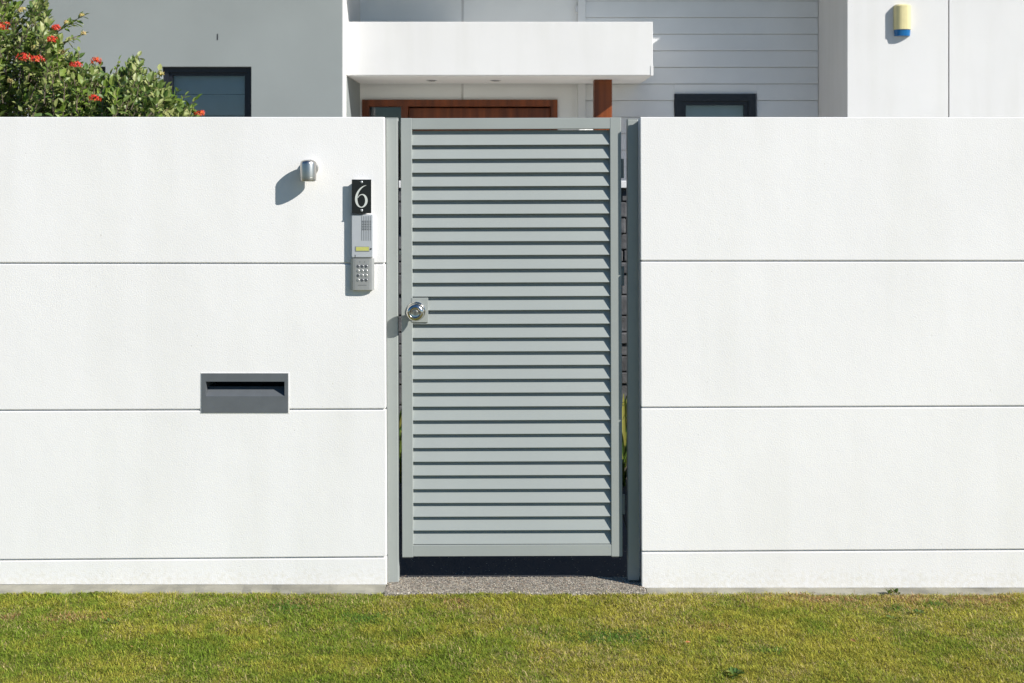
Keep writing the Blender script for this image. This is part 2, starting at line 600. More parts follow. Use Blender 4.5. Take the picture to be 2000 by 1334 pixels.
# lock plate and knob
kx, kz = X(813, GY), Z(606.5, GY)
obj('lock_plate', box(gx0 + ST - .004, X(836, GY), GY - .0015, GY + .006, Z(629, GY), Z(581, GY)), 'gate', gate, bevel=0.0012)
knob = obj('knob', lathe([(.017, .003), (.0155, .010), (.0145, .024), (.019, .031), (.0285, .037), (.0335, .045), (.0345, .052), (.0325, .059), (.0275, .0640),
                          (.0215, .0655), (.0195, .0640), (.0175, .0600), (.0125, .0590)], (kx, GY - .001, kz), (0, -1, 0), 48), 'chrome', gate, smooth=True)
obj('rose', lathe([(.0365, 0), (.0365, .003), (.034, .0055), (.017, .0065)], (kx - .001, GY - .001, kz - .001), (0, -1, 0), 48), 'chrome', knob, smooth=True)
cyl = obj('lock_cylinder', lathe([(.0105, .055), (.0105, .0630), (.0095, .0640), (.006, .0640)], (kx, GY - .001, kz), (0, -1, 0), 32), 'steel', knob, smooth=True)
obj('keyhole', box(kx - .0012, kx + .0012, GY - .0656, GY - .0645, kz - .005, kz + .005), 'dark', knob)
# latch bolt reaching into the strike and pivots on the hinge side
obj('latch_bolt', box(gx0 - .010, gx0 + .001, GY + .012, GY + .024, Z(497, GY), Z(489, GY)), 'steel', gate, bevel=0.001)
for py in (330, 541, 990):
    obj('hinge', lathe([(.0055, 0), (.0055, .075)], (gx1 + .0075, GY + .030, Z(py, GY) - .037), (0, 0, 1), 14), 'gate', gate, smooth=False)
    obj('hinge_leaf', box(gx1 - .0005, gx1 + .004, GY + .026, GY + .034, Z(py, GY) - .03, Z(py, GY) + .03), 'gate', gate)
gate.rotation_euler = (0, -0.0034, 0)
gate.location.x += 0.0038

# ------------------------------------------------------------------ letterbox
lb = thing('letterbox', 'dark grey letterbox slot plate set into the white wall', 'letterbox', ((LB['x0'] + LB['x1']) / 2, 0, LB['z0']))
bm = bmesh.new()
fy0, fy1 = -0.003, 0.0005
o_ = [(LB['x0'], LB['z0']), (LB['x1'], LB['z0']), (LB['x1'], LB['z1']), (LB['x0'], LB['z1'])]
i_ = [(LB['sx0'], LB['sz0']), (LB['sx1'], LB['sz0']), (LB['sx1'], LB['sz1']), (LB['sx0'], LB['sz1'])]
vo = [[bm.verts.new((x, y, z)) for x, z in o_] for y in (fy0, fy1)]
vi = [[bm.verts.new((x, y, z)) for x, z in i_] for y in (fy0, fy1 + .012)]
for k in range(4):
    j = (k + 1) % 4
    bm.faces.new((vo[0][k], vo[0][j], vi[0][j], vi[0][k]))
    bm.faces.new((vo[0][j], vo[0][k], vo[1][k], vo[1][j]))
    bm.faces.new((vi[0][k], vi[0][j], vi[1][j], vi[1][k]))
obj('face_plate', bm, 'letter', lb)
s0, s1 = LB['sx0'] - .001, LB['sx1'] + .001
obj('sill', prism_x([(-.0025, LB['sz0'] - .004), (-.0025, LB['sz0'] + .0008), (.040, LB['sz0'] + .031), (.040, LB['sz0'] + .018)], s0 + .0015, s1 - .0015), 'letter', lb)
bm = bmesh.new()
box(s0, s1, .150, .154, LB['sz0'] - .001, LB['sz1'] + .001, bm)
obj('back', bm, 'letter_in', lb)
obj('side_lining', box(s1 - .0005, s1 + .0022, .0128, .15, LB['sz0'] - .001, LB['sz1'] + .001), 'letter', lb)
obj('side_lining', box(s0 - .0022, s0 + .0005, .0128, .15, LB['sz0'] - .001, LB['sz1'] + .001), 'letter', lb)
obj('top_lining', box(s0 + .001, s1 - .001, .0128, .15, LB['sz1'], LB['sz1'] + .003), 'letter_in', lb)
for (a_, b_, c_, d_) in ((LB['x0'] - .004, LB['x1'] + .005, LB['z1'], LB['z1'] + .003), (LB['x0'] - .004, LB['x1'] + .005, LB['z0'] - .003, LB['z0']),
                         (LB['x0'] - .004, LB['x0'], LB['z0'], LB['z1']), (LB['x1'], LB['x1'] + .005, LB['z0'], LB['z1'])):
    obj('sealant', box(a_, b_, -.0012, .0004, c_, d_), 'white', lb)

# ------------------------------------------------------------------ wall lamp
ly = -0.0485
lx, lzt, lzb = X(602, ly), Z(312, ly), Z(354, ly)
lamp = thing('wall_lamp', 'small brushed steel downlight lamp on the white wall above the letterbox', 'wall lamp', (lx, 0, lzb))
obj('mounting_disc', lathe([(.032, 0), (.032, .012), (.029, .016)], (X(606), 0, Z(328)), (0, -1, 0), 40), 'steel', lamp, smooth=False)
obj('arm', lathe([(.017, .012), (.017, .040)], (X(605), 0, Z(327)), (0, -1, 0), 28), 'steel', lamp, smooth=False)
H = lzt - lzb
prof = [(.0265, 0.002), (.0295, 0.002), (.0300, 0.004), (.0300, H * .17), (.0290, H * .175), (.0290, H * .195), (.0300, H * .20), (.0300, H - .016), (.0285, H - .009), (.024, H - .004), (.015, H - .001), (.004, H)]
bm = lathe(prof, (lx, ly, lzb), (0, 0, 1), 48)
obj('body', bm, 'steel', lamp, smooth=True)
obj('lens', lathe([(.0262, 0.0035), (.0262, .0005), (.02, -.001)], (lx, ly, lzb), (0, 0, 1), 32), 'digit', lamp)

# ------------------------------------------------------------------ number plate
npY = -0.0244
num = thing('number_plate', 'black house number plate with a white serif 6', 'number plate', (X(706), 0, Z(417)))
nx0, nx1, nz0, nz1 = X(687, npY), X(725, npY), Z(416.5, npY), Z(350.5, npY)
obj('plate', box(nx0, nx1, npY, npY + .003, nz0, nz1), 'black', num, bevel=0.0006)
obj('spacer', box(nx0 + .012, nx1 - .012, npY + .003, 0.0, nz0 + .004, nz1 - .004), 'silver', num)
# digit 6: stroke with changing width, in plate units (0..1 wide, 0..1 high)
path6 = [(.82, 1.0, .015), (.66, .965, .05), (.48, .88, .085), (.32, .75, .115), (.205, .59, .14), (.155, .42, .152), (.175, .26, .150), (.26, .12, .115),
         (.40, .035, .072), (.54, .022, .066), (.68, .075, .10), (.785, .18, .145), (.825, .30, .158), (.80, .43, .150), (.72, .53, .115), (.60, .585, .072), (.46, .58, .05), (.34, .525, .042), (.25, .44, .04)]


def smooth_path(p, n=4):
    out = []
    for i in range(len(p) - 1):
        a, b, c, d = [np.array(p[min(max(k, 0), len(p) - 1)]) for k in (i - 1, i, i + 1, i + 2)]
        for s in range(n):
            t = s / n
            out.append(.5 * ((2 * b) + (-a + c) * t + (2 * a - 5 * b + 4 * c - d) * t * t + (-a + 3 * b - 3 * c + d) * t ** 3))
    out.append(np.array(p[-1]))
    return out


sp = smooth_path(path6)
dw, dh = (nx1 - nx0) * .78, (nz1 - nz0) * .66
ox, oz = nx0 + (nx1 - nx0) * .11, nz0 + (nz1 - nz0) * .165
bm = bmesh.new()
prev = None
first = None
for i, q in enumerate(sp):
    a = sp[max(i - 1, 0)]
    b = sp[min(i + 1, len(sp) - 1)]
    t = np.array([(b[0] - a[0]) * dw, (b[1] - a[1]) * dh])
    t /= np.linalg.norm(t)
    n = np.array([-t[1], t[0]]) * q[2] * dw * .5
    cx, cz = ox + q[0] * dw, oz + q[1] * dh
    yy = npY - .0009 - .0004 * i / len(sp)
    cur = [bm.verts.new((cx + n[0], yy, cz + n[1])), bm.verts.new((cx - n[0], yy, cz - n[1])),
           bm.verts.new((cx - n[0], npY - .0001, cz - n[1])), bm.verts.new((cx + n[0], npY - .0001, cz + n[1]))]
    if prev:
        for k in range(4):
            bm.faces.new((prev[k], prev[(k + 1) % 4], cur[(k + 1) % 4], cur[k]))
    else:
        bm.faces.new(cur)
    prev = cur
bm.faces.new(prev[::-1])
obj('digit', bm, 'digit', num)
for py in (355.5, 411):
    s = obj('screw', lathe([(.0046, 0), (.0046, .0012), (.003, .0024), (.001, .0026)], (X(706.5, npY), npY, Z(py, npY)), (0, -1, 0), 20), 'silver', num)
    obj('screw_slot', box(X(706.5, npY) - .0032, X(706.5, npY) + .0032, npY - .003, npY - .0022, Z(py, npY) - .0005, Z(py, npY) + .0005), 'dark', s)

# ------------------------------------------------------------------ intercom
iY = -0.0205
ic = thing('intercom', 'silver door intercom with speaker grille and yellow name card', 'intercom', (X(707), 0, Z(503)))
ax0, ax1, az0, az1 = X(686.5, iY), X(728, iY), Z(503, iY), Z(419, iY)
obj('housing', box(ax0, ax1, iY, 0, az0, az1), 'silver', ic, bevel=0.0025)
obj('rain_hood', box(ax0 - .002, ax0 + .046, iY - .004, 0, az1 + .0004, az1 + .003), 'dark', ic)
for k in range(6):
    xx = X(706.5 + k * 3.4, iY)
    obj('groove', box(xx - .0006, xx + .0006, iY - .0007, iY + .0002, Z(470, iY), Z(422, iY)), 'key', ic)
for r_ in range(6):
    for c_ in range(6):
        obj('speaker_hole', lathe([(.0017, 0), (.0017, .0010)], (X(708 + c_ * 3.2, iY), iY, Z(432 + r_ * 3.3, iY)), (0, -1, 0), 8), 'dark', ic)
card = obj('name_card_frame', box(X(694, iY), X(722, iY), iY - .0015, iY + .0005, Z(491, iY), Z(481, iY)), 'silver2', ic, bevel=0.0006)
obj('name_card', box(X(695.5, iY), X(720.5, iY), iY - .002, iY - .0013, Z(489.7, iY), Z(482.3, iY)), 'label', card)
obj('call_button', lathe([(.0034, 0), (.0034, .002), (.0022, .003)], (X(724.6, iY), iY, Z(486, iY)), (0, -1, 0), 16), 'dark', ic)
obj('indicator', box(X(693.2, iY), X(694.6, iY), iY - .0008, iY + .0005, Z(502, iY), Z(497.5, iY)), 'key', ic)

# ------------------------------------------------------------------ keypad
kY = -0.0215
kp = thing('keypad', 'silver access keypad with twelve round keys below the intercom', 'keypad', (X(707), 0, Z(566)))
bx0, bx1, bz0, bz1 = X(684.5, kY), X(730.5, kY), Z(566.5, kY), Z(504.8, kY)
obj('back_box', box(bx0 + .001, bx1 - .001, kY + .0105, 0, bz0 + .001, bz1 - .001), 'silver2', kp, bevel=0.002)
n = 10
bm = bmesh.new()
pts = []
for i in range(n + 1):
    t = i / n
    x = bx0 + (bx1 - bx0) * t
    e = abs(2 * t - 1)
    pts.append((x, kY + 0.007 * e ** 6))
lo = [bm.verts.new((x, y, bz0)) for x, y in pts] + [bm.verts.new((bx1, kY + .0105, bz0)), bm.verts.new((bx0, kY + .0105, bz0))]
hi = [bm.verts.new((x, y, bz1)) for x, y in pts] + [bm.verts.new((bx1, kY + .0105, bz1)), bm.verts.new((bx0, kY + .0105, bz1))]
m_ = len(lo)
bm.faces.new(lo)
bm.faces.new(hi[::-1])
for i in range(m_):
    bm.faces.new((lo[i], lo[(i + 1) % m_], hi[(i + 1) % m_], hi[i]))
obj('cover', bm, 'silver2', kp)
for r_ in range(4):
    for c_ in range(3):
        k_ = obj('key', lathe([(.0056, 0), (.0056, .0008), (.0044, .0016), (.0026, .0014)], (X(699.5 + c_ * 7.9, kY), kY, Z(520 + r_ * 9.0, kY)), (0, -1, 0), 18),
                 'key' if random.random() < .6 else 'silver2', kp)
        obj('key_mark', box(X(699.5 + c_ * 7.9, kY) - .0014, X(699.5 + c_ * 7.9, kY) + .0014, kY - .0019, kY - .0012, Z(520 + r_ * 9.0, kY) - .002, Z(520 + r_ * 9.0, kY) + .002), 'dark', k_)
for i in range(2):
    obj('status_light', lathe([(.0013, 0), (.0013, .0008)], (X(703 + i * 9, kY), kY, Z(511.5, kY)), (0, -1, 0), 8), 'dark', kp)
obj('printed_line', box(X(699, kY), X(716, kY), kY - .0004, kY + .0002, Z(557.4, kY), Z(556.6, kY)), 'key', kp)

# ------------------------------------------------------------------ house
YB = 7.94       # weatherboard and door wall
YW = 6.62       # front of the garage wing
YS = 6.89       # front of the porch slab
YL = 6.70       # front of the grey wall
house = thing('house', 'modern white and grey rendered house with porch slab and timber door behind the fence', 'house', (0, 8.5, 0))
ZT = 4.6
# grey wall with two window openings
wz1 = Z(130, YL)
wz0 = 0.9
wA = (X(52, YL), X(206, YL))
wB = (X(316, YL), X(491, YL))
xr = X(668.5, YL)
bm = bmesh.new()
xs = [-9.0, wA[0], wA[1], wB[0], wB[1], xr]
for i in range(0, 5, 2):
    box(xs[i], xs[i + 1], YL, YL + .25, 0, ZT, bm)
for w in (wA, wB):
    box(w[0], w[1], YL, YL + .25, wz1, ZT, bm)
    box(w[0], w[1], YL, YL + .25, 0, wz0, bm)
obj('wall', bm, 'house_grey', house)
# white return of that wall, forming the side of the porch
obj('wall', box(xr - .25, xr + .012, YL + .004, YB + .3, 0, ZT), 'house_white', house)


def window(x0, x1, z0, z1, y, fw, blind_boards, recess):
    f = bmesh.new()
    y0, y1 = y + recess, y + recess + .09
    box(x0, x0 + fw, y0, y1, z0, z1, f)
    box(x1 - fw, x1, y0, y1, z0, z1, f)
    box(x0 + fw, x1 - fw, y0, y1, z1 - fw, z1, f)
    box(x0 + fw, x1 - fw, y0, y1, z0, z0 + fw, f)
    w = obj('window', f, 'frame', house)
    s = fw * .55
    f = bmesh.new()
    a0, a1, c0, c1 = x0 + fw, x1 - fw, z0 + fw, z1 - fw
    box(a0, a0 + s, y0 + .02, y1 - .02, c0, c1, f)
    box(a1 - s, a1, y0 + .02, y1 - .02, c0, c1, f)
    box(a0 + s, a1 - s, y0 + .02, y1 - .02, c1 - s, c1, f)
    box(a0 + s, a1 - s, y0 + .02, y1 - .02, c0, c0 + s, f)
    obj('sash', f, 'frame', w)
    obj('pane', box(a0 + s - .003, a1 - s + .003, y0 + .045, y0 + .05, c0 + s - .003, c1 - s + .003), 'glass', w)
    nb = max(1, int(round((c1 - c0) / blind_boards)))
    hb = (c1 - c0) / nb
    for i in range(nb):
        obj('blind_slat', box(a0, a1, y1 + .02, y1 + .03, c0 + i * hb + .003, c0 + (i + 1) * hb - .003), 'blind', w)
    obj('blackout_lining', box(x0 - .02, x1 + .02, y1 + .05, y1 + .06, z0 - .02, z1 + .02), 'dark', w)
    return w


window(wA[0], wA[1], wz0, wz1, YL, .05, .21, .05)
window(wB[0], wB[1], wz0, wz1, YL, .05, .21, .05)
# a short rain-streak crack seen as a dark slit: a weep vent
obj('weep_vent', box(X(424, YL), X(426, YL), YL - .003, YL + .01, Z(78, YL), Z(66, YL)), 'dark', house)

# porch wall: opening for the timber entrance
dx0, dx1, dz1 = X(707, YB), X(1089, YB), Z(194.5, YB)
xt = X(1128, YB)
YD = YB + .02
jx = X(903, YB)
obj('wall', box(xr - .1, dx0, YD, YD + .25, 0, dz1), 'ceiling', house)
obj('wall', box(dx1, xt, YD, YD + .25, 0, dz1), 'ceiling', house)
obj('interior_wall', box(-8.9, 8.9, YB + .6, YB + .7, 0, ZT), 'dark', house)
obj('wall_sheet', box(xr - .1, jx - .012, YD, YD + .25, dz1, ZT), 'ceiling', house)
obj('wall_sheet', box(jx + .012, xt, YD, YD + .25, dz1, ZT), 'ceiling', house)
obj('joint_strip', box(jx - .012, jx + .012, YD + .012, YD + .25, dz1, ZT), 'house_white', house)
# corner trim between sheet wall and boards
obj('corner_trim', box(xt + .001, X(1143, YB), YB - .035, YB + .27, 0, ZT), 'board', house, bevel=.004)
obj('door_closer_bracket', box(X(1124, YB), X(1128, YB), YB - .03, YB + .02, Z(24, YB), Z(12, YB)), 'blind', house)

# timber entrance: frame, sidelight, door
df = bmesh.new()
fw = .07
box(dx0, dx1, YD - .02, YD + .14, dz1 - fw, dz1, df)
box(dx0, dx0 + fw, YD - .02, YD + .14, 0, dz1 - fw, df)
box(dx1 - fw, dx1, YD - .02, YD + .14, 0, dz1 - fw, df)
mx = X(790, YB)
box(mx - .035, mx + .035, YD - .02, YD + .14, 0, dz1 - fw, df)
dfo = obj('door_frame', df, 'timber', house)
obj('sidelight_pane', box(dx0 + fw, mx - .035, YD + .06, YD + .07, .03, dz1 - fw), 'glass', dfo)
obj('sidelight_lining', box(dx0 + fw, mx - .035, YD + .12, YD + .13, .03, dz1 - fw), 'dark', dfo)
door = obj('door', box(mx + .037, dx1 - fw - .002, YD + .05, YD + .10, .02, dz1 - fw - .012), 'timber', house, bevel=.004)
dd0, dd1 = mx + .037, dx1 - fw - .002
for i in range(6):
    a = .12 + i * .33
    obj('door_panel', box(dd0 + .12, dd1 - .12, YD + .036, YD + .052, a, a + .29), 'timber', door, bevel=.006)
obj('door_handle', tube([(dd0 + .06, YD, .85), (dd0 + .06, YD, 1.25)], [.012, .012], 10), 'steel', door)

# weatherboards with the small window
pitch = 32.35 / F * (YB + D0)
bz = Z(197, YB)
k0 = math.ceil(bz / pitch)
z_start = bz - k0 * pitch
bxl, bxr = X(1143, YB) + .001, X(1597, YB)
ww = (X(1317, YB), X(1475, YB), 0.95, Z(183.5, YB))


def board(x0, x1, z0, z1):
    if z1 <= 0.02:
        return
    obj('weatherboard', prism_x([(YB - .020, z0 + .005), (YB - .0205, z0 + .008), (YB - .005, z1), (YB + .004, z1), (YB + .004, z0 + .005)], x0, x1), 'board', house)


z = z_start
while z < ZT:
    z1 = z + pitch
    if z1 > ww[2] and z < ww[3]:
        lo_, hi_ = z, z1
        board(bxl, ww[0] - .004, z, z1)
        board(ww[1] + .016, bxr, z, z1)
        if z1 > ww[3]:
            obj('weatherboard', box(ww[0] - .003, ww[1] + .015, YB - .0125, YB + .004, ww[3] + .002, z1 - .001), 'board', house)
        if z < ww[2]:
            obj('weatherboard', box(ww[0] - .003, ww[1] + .015, YB - .0185, YB + .004, z + .0015, ww[2] - .002), 'board', house)
    else:
        board(bxl, bxr, z, z1)
    z = z1
bm = bmesh.new()
box(bxl, ww[0] - .002, YB + .016, YB + .2, 0, ZT, bm)
box(ww[1] + .002, bxr + .3, YB + .016, YB + .2, 0, ZT, bm)
box(ww[0] - .002, ww[1] + .002, YB + .016, YB + .2, ww[3], ZT, bm)
box(ww[0] - .002, ww[1] + .002, YB + .016, YB + .2, 0, ww[2], bm)
obj('wall', bm, 'board', house)
window(ww[0], ww[1], ww[2], ww[3], YB - .035, .075, .30, 0.0)

# garage wing
wx0 = X(1655, YW)
wj = X(1853, YW)
WT = 4.18
obj('wall_sheet', box(wx0, wj - .005, YW, YW + .05, 0, WT), 'house_white', house, bevel=.003)
obj('wall_sheet', box(wj + .005, 9.0, YW, YW + .05, 0, WT), 'house_white', house, bevel=.003)
bm = bmesh.new()
pl = [(wx0 + .006, YW + .03), (9.0, YW + .03), (9.0, YB + .4), (X(1597, YB) + .006, YB + .4), (X(1597, YB) + .006, YB)]
va = [bm.verts.new((a, b, 0)) for a, b in pl]
vb = [bm.verts.new((a, b, WT - .01)) for a, b in pl]
bm.faces.new(va)
bm.faces.new(vb[::-1])
for i in range(5):
    bm.faces.new((va[i], va[(i + 1) % 5], vb[(i + 1) % 5], vb[i]))
obj('wall', bm, 'house_white', house)

# porch slab
obj('shade_panel', box(xr + .0125, xr + .016, YS + .003, YB - .04, 0.02, Z(147, YS) - .008), 'house_grey', house)  # thin grey sheet over the white return, painting in the porch shade
sx1 = X(1275, YS)
sz0, sz1 = Z(147, YS), Z(42.5, YS)
slab = obj('porch_slab', box(xr + .013, sx1, YS, YB - .04, sz0, sz1), 'house_white', house, bevel=.005)
obj('drip_flashing', box(sx1 - .02, sx1 + .006, YS - .004, YS + .04, sz0 - .003, sz0 + .09), 'house_white', slab)
obj('porch_ceiling', box(xr + .02, sx1 - .012, YS + .012, YB - .042, sz0 - .004, sz0 + .001), 'ceiling', slab)
for px in (843, 968):
    yy = 7.45
    dl = obj('downlight', lathe([(.055, 0), (.055, .004), (.045, .007)], (X(px, yy), yy, sz0 - .0035), (0, 0, -1), 28), 'silver', house)
    obj('downlight_lamp', lathe([(.040, .0072), (.034, .009)], (X(px, yy), yy, sz0 - .0035), (0, 0, -1), 24), 'dark', dl)
yp = 7.35
obj('porch_post', box(X(1160.5, yp), X(1195.5, yp), yp, yp + .18, 0, sz0 - .005), 'timber', house, bevel=.004)
# upper storey roof slabs (above the frame), which shade the balcony recess and the boards
rf = obj('roof', box(-9.0, 1.5, 5.75, 12, ZT, ZT + .25), 'house_white', house)
rf = obj('roof', box(1.502, 9.0, 6.58, 12, ZT, ZT + .25), 'house_white', house)
# house floor and porch floor
pf = obj('porch_floor', box(xr + .013, X(1597, YB), 6.2, YB - .04, -.05, .014), 'paving', house)

# siren
s = thing('alarm_siren', 'cream alarm siren box with blue lens on the white wing wall', 'alarm', (X(1761, YW), YW, Z(71, YW)))
ax0, ax1 = X(1745, YW), X(1778, YW)


def half_round(x0, x1, z0, z1, depth, y, n=16, taper=0.0):
    bm = bmesh.new()
    lo, hi = [], []
    for i in range(n + 1):
        a = math.pi * i / n
        cxx, r = (x0 + x1) / 2, (x1 - x0) / 2
        ca = math.copysign(abs(math.cos(a)) ** .75, math.cos(a))
        sa = math.sin(a) ** .75
        lo.append(bm.verts.new((cxx - r * (1 - taper) * ca, y - depth * (1 - taper * 2) * sa, z0)))
        hi.append(bm.verts.new((cxx - r * ca, y - depth * sa, z1)))
    bm.faces.new(lo)
    bm.faces.new(hi[::-1])
    m = len(lo)
    for i in range(m):
        bm.faces.new((lo[i], lo[(i + 1) % m], hi[(i + 1) % m], hi[i]))
    return bm


sb = obj('cover', half_round(ax0, ax1, Z(58.5, YW), Z(13, YW), .075, YW), 'cream', s)
tp = half_round(ax0, ax1, Z(13, YW) + .0005, Z(10, YW), .075, YW)
bmesh.ops.scale(tp, verts=[v for v in tp.verts if v.co.z > Z(11, YW)], vec=(.86, .8, 1), space=Matrix.Translation((-(ax0 + ax1) / 2, -YW, 0)))
obj('top_cap', tp, 'cream', sb)
obj('lens', half_round(ax0 + .004, ax1 - .004, Z(71, YW), Z(58.8, YW), .068, YW, taper=.06), 'blue', s)
# ------------------------------------------------------------------ garden wall of dark stone behind the gate
SY = 2.95
sw = thing('garden_wall', 'dark stacked stone garden wall glimpsed through the gate gaps', 'garden wall', (0, SY + .12, 0))
obj('wall_core', box(-1.0, 1.25, SY + .03, SY + .2, -.02, 1.50), 'mortar', sw)
zz = 0.0
while zz < 1.45:
    h = random.choice((.075, .1, .13))
    h = min(h, 1.50 - zz)
    xx = -1.0 - random.uniform(0, .1)
    while xx < 1.25:
        w = random.uniform(.16, .38)
        x_a, x_b = max(xx, -1.0), min(xx + w, 1.25)
        if x_b - x_a > .03:
            obj('stone', box(x_a + .003, x_b - .003, SY + random.uniform(-.022, .01), SY + .05, zz + .003, zz + h - .003), 'stone', sw, bevel=.006, seg=1)
        xx += w
    zz += h
obj('coping', box(-1.03, 1.28, SY - .04, SY + .24, 1.501, 1.545), 'house_white', sw, bevel=.004)


# ------------------------------------------------------------------ strap-leaved plants behind the gate
def strap_plant(x, y, h, nl, label):
    T = thing('garden_plant', label, 'plant', (x, y, 0), 'plants in the bed behind the gate')
    for i in range(nl):
        bm = bmesh.new()
        a = random.uniform(0, 2 * math.pi)
        L_ = h * random.uniform(.7, 1.25)
        w = random.uniform(.010, .020)
        d = Vector((math.cos(a), math.sin(a), 0))
        sd = Vector((-d.y, d.x, 0))
        prev = None
        for k in range(6):
            t = k / 5
            pnt = Vector((x, y, -.01)) + d * (L_ * .75 * t ** 1.6) + Vector((0, 0, L_ * (t - .38 * t * t * t)))
            ww_ = w * (1 - t * .92)
            cur = [bm.verts.new(pnt - sd * ww_ + Vector((0, 0, ww_ * .3))), bm.verts.new(pnt), bm.verts.new(pnt + sd * ww_ + Vector((0, 0, ww_ * .3)))]
            if prev:
                bm.faces.new((prev[0], prev[1], cur[1], cur[0]))
                bm.faces.new((prev[1], prev[2], cur[2], cur[1]))
            prev = cur
        obj('leaf', bm, 'strap', T)
    return T


for (x, y, h) in ((-.58, 1.62, .30), (-.63, 2.10, .42), (-.68, 2.55, .5), (.56, 1.55, .34), (.60, 1.95, .46), (.64, 2.40, .55)):
    strap_plant(x, y, h, 26, 'strap-leaved green plant behind the gap at the latch post' if x < 0 else 'strap-leaved green plant behind the gap at the hinge post')


# ------------------------------------------------------------------ flowering shrub
def leaf_verts(L_, w):
    """pointed oval folded along its midrib; base at origin, along +x"""
    return [(0, 0, 0), (.30 * L_, .5 * w, .10 * w), (.68 * L_, .42 * w, .08 * w), (L_, 0, -.12 * L_), (.68 * L_, -.42 * w, .08 * w), (.30 * L_, -.5 * w, .10 * w), (.5 * L_, 0, -.10 * w)]


LEAF_F = [(0, 1, 6), (1, 2, 6), (2, 3, 6), (3, 4, 6), (4, 5, 6), (5, 0, 6)]
SHY = 1.05
shrub = thing('flowering_shrub', 'leafy green shrub with red flower clusters rising behind the white fence', 'shrub', (X(90, SHY), SHY, 0))


def P(px, py, dy=0.0):
    return Vector((X(px, SHY + dy), SHY + dy, Z(py, SHY + dy)))


base = Vector((X(90, SHY), SHY, -.02))
top_line = [(-420, -40), (-250, -90), (-80, -110), (30, -40), (92, -10), (96, 40), (112, 70), (128, 100), (160, 122), (200, 140), (232, 132), (262, 112), (282, 130), (305, 146), (322, 160), (338, 190), (362, 205), (395, 226)]


def top_at(px):
    for (a, b), (c, d) in zip(top_line, top_line[1:]):
        if a <= px <= c:
            return b + (d - b) * (px - a) / (c - a)
    return 400


twigs = []   # (start, tip, leaf size, young)
for _ in range(2300):
    px = random.uniform(-420, 385)
    ty = top_at(px)
    py = ty + abs(random.gauss(0, 1)) * 90 + 5 if random.random() < .5 else random.uniform(max(ty + 5, 60), 270)
    if py > 420:
        continue
    # leave a few gaps where the wall shows through near the top left
    if 25 < px < 62 and py < 40 and random.random() < .75:
        continue
    if 195 < px < 225 and 150 < py < 185 and random.random() < .6:
        continue
    dy = random.uniform(-.42, .42) * (1 if py > ty + 40 else .6)
    tip = P(px, py, dy)
    start = tip + Vector((random.uniform(-.06, .06) - .02, random.uniform(-.06, .06), -random.uniform(.08, .17)))
    twigs.append((start, tip, random.uniform(.030, .052), random.random() < .16))
for a, b in [((112, 62), (165, 30)), ((112, 62), (150, 44)), ((118, 88), (164, 66)), ((125, 86), (150, 74)), ((250, 160), (270, 110)), ((255, 165), (258, 118)), ((285, 180), (310, 138)), ((280, 175), (300, 150)),
             ((225, 150), (232, 118)), ((335, 222), (345, 178)), ((340, 225), (362, 186)), ((350, 226), (382, 196)), ((355, 230), (375, 210)), ((70, 30), (88, 2)), ((75, 40), (80, -8)), ((20, 40), (28, 12)), ((150, 128), (154, 100)), ((80, 60), (94, 34)), ((-5, 40), (3, 5)), ((330, 230), (352, 200)), ((180, 160), (187, 124)), ((172, 165), (180, 130)), ((190, 165), (196, 130)), ((140, 165), (148, 134))]:
    twigs.append((P(*a, random.uniform(-.1, .1)), P(*b, random.uniform(-.1, .1)), random.uniform(.030, .045), a[0] > 330 or random.random() < .25))

leaves = []   # (matrix, size, young)
tb = bmesh.new()
for start, tip, ls, young in twigs:
    d = tip - start
    L_ = d.length
    mid = start + d * .5 + Vector((random.uniform(-.01, .01), random.uniform(-.01, .01), .008))
    tube([start, mid, tip], [.0028, .0022, .0012], 4, tb)
    dn = d.normalized()
    nl = max(5, int(L_ / .014))
    for i in range(nl):
        t = .15 + .85 * i / (nl - 1)
        pos = start + d * t
        az = i * 2.4 + random.uniform(-.5, .5)
        u = dn.orthogonal().normalized()
        v = dn.cross(u)
        out = (u * math.cos(az) + v * math.sin(az)) * random.uniform(.7, 1.0) + dn * random.uniform(.35, 1.0)
        if i == nl - 1:
            out = dn + u * random.uniform(-.3, .3)
        out.normalize()
        up = Vector((random.uniform(-.5, .7), random.uniform(-.9, .3), 1)).normalized()
        y_ = up.cross(out)
        if y_.length < .05:
            continue
        y_.normalize()
        z_ = out.cross(y_)
        m = Matrix((out, y_, z_)).transposed().to_4x4()
        m.translation = pos
        leaves.append((m, ls * random.uniform(.75, 1.15), young))

# stems
stem_pts = [(P(60, 120), .022), (P(150, 190), .018), (P(230, 200), .015), (P(300, 215), .013), (P(-60, 60), .022), (P(-200, 60), .02), (P(30, 40, .1), .014), (P(-320, 140), .016), (P(90, 70, -.1), .012)]
trunk = bmesh.new()
tube([base, base + Vector((.01, 0, .25)), base + Vector((-.02, .02, .55))], [.045, .038, .034], 9, trunk)
obj('trunk', trunk, 'bark', shrub)
fork = base + Vector((-.02, .02, .53))
for tipv, r in stem_pts:
    mid = fork.lerp(tipv, .5) + Vector((random.uniform(-.05, .05), random.uniform(-.05, .05), random.uniform(-.05, .1)))
    obj('branch', tube([fork, fork.lerp(mid, .5), mid, mid.lerp(tipv, .55), tipv], [r, r * .85, r * .7, r * .5, r * .25], 6), 'bark', shrub)
tw = obj('twigs', tb, 'bark', shrub)
tw['kind'] = 'stuff'
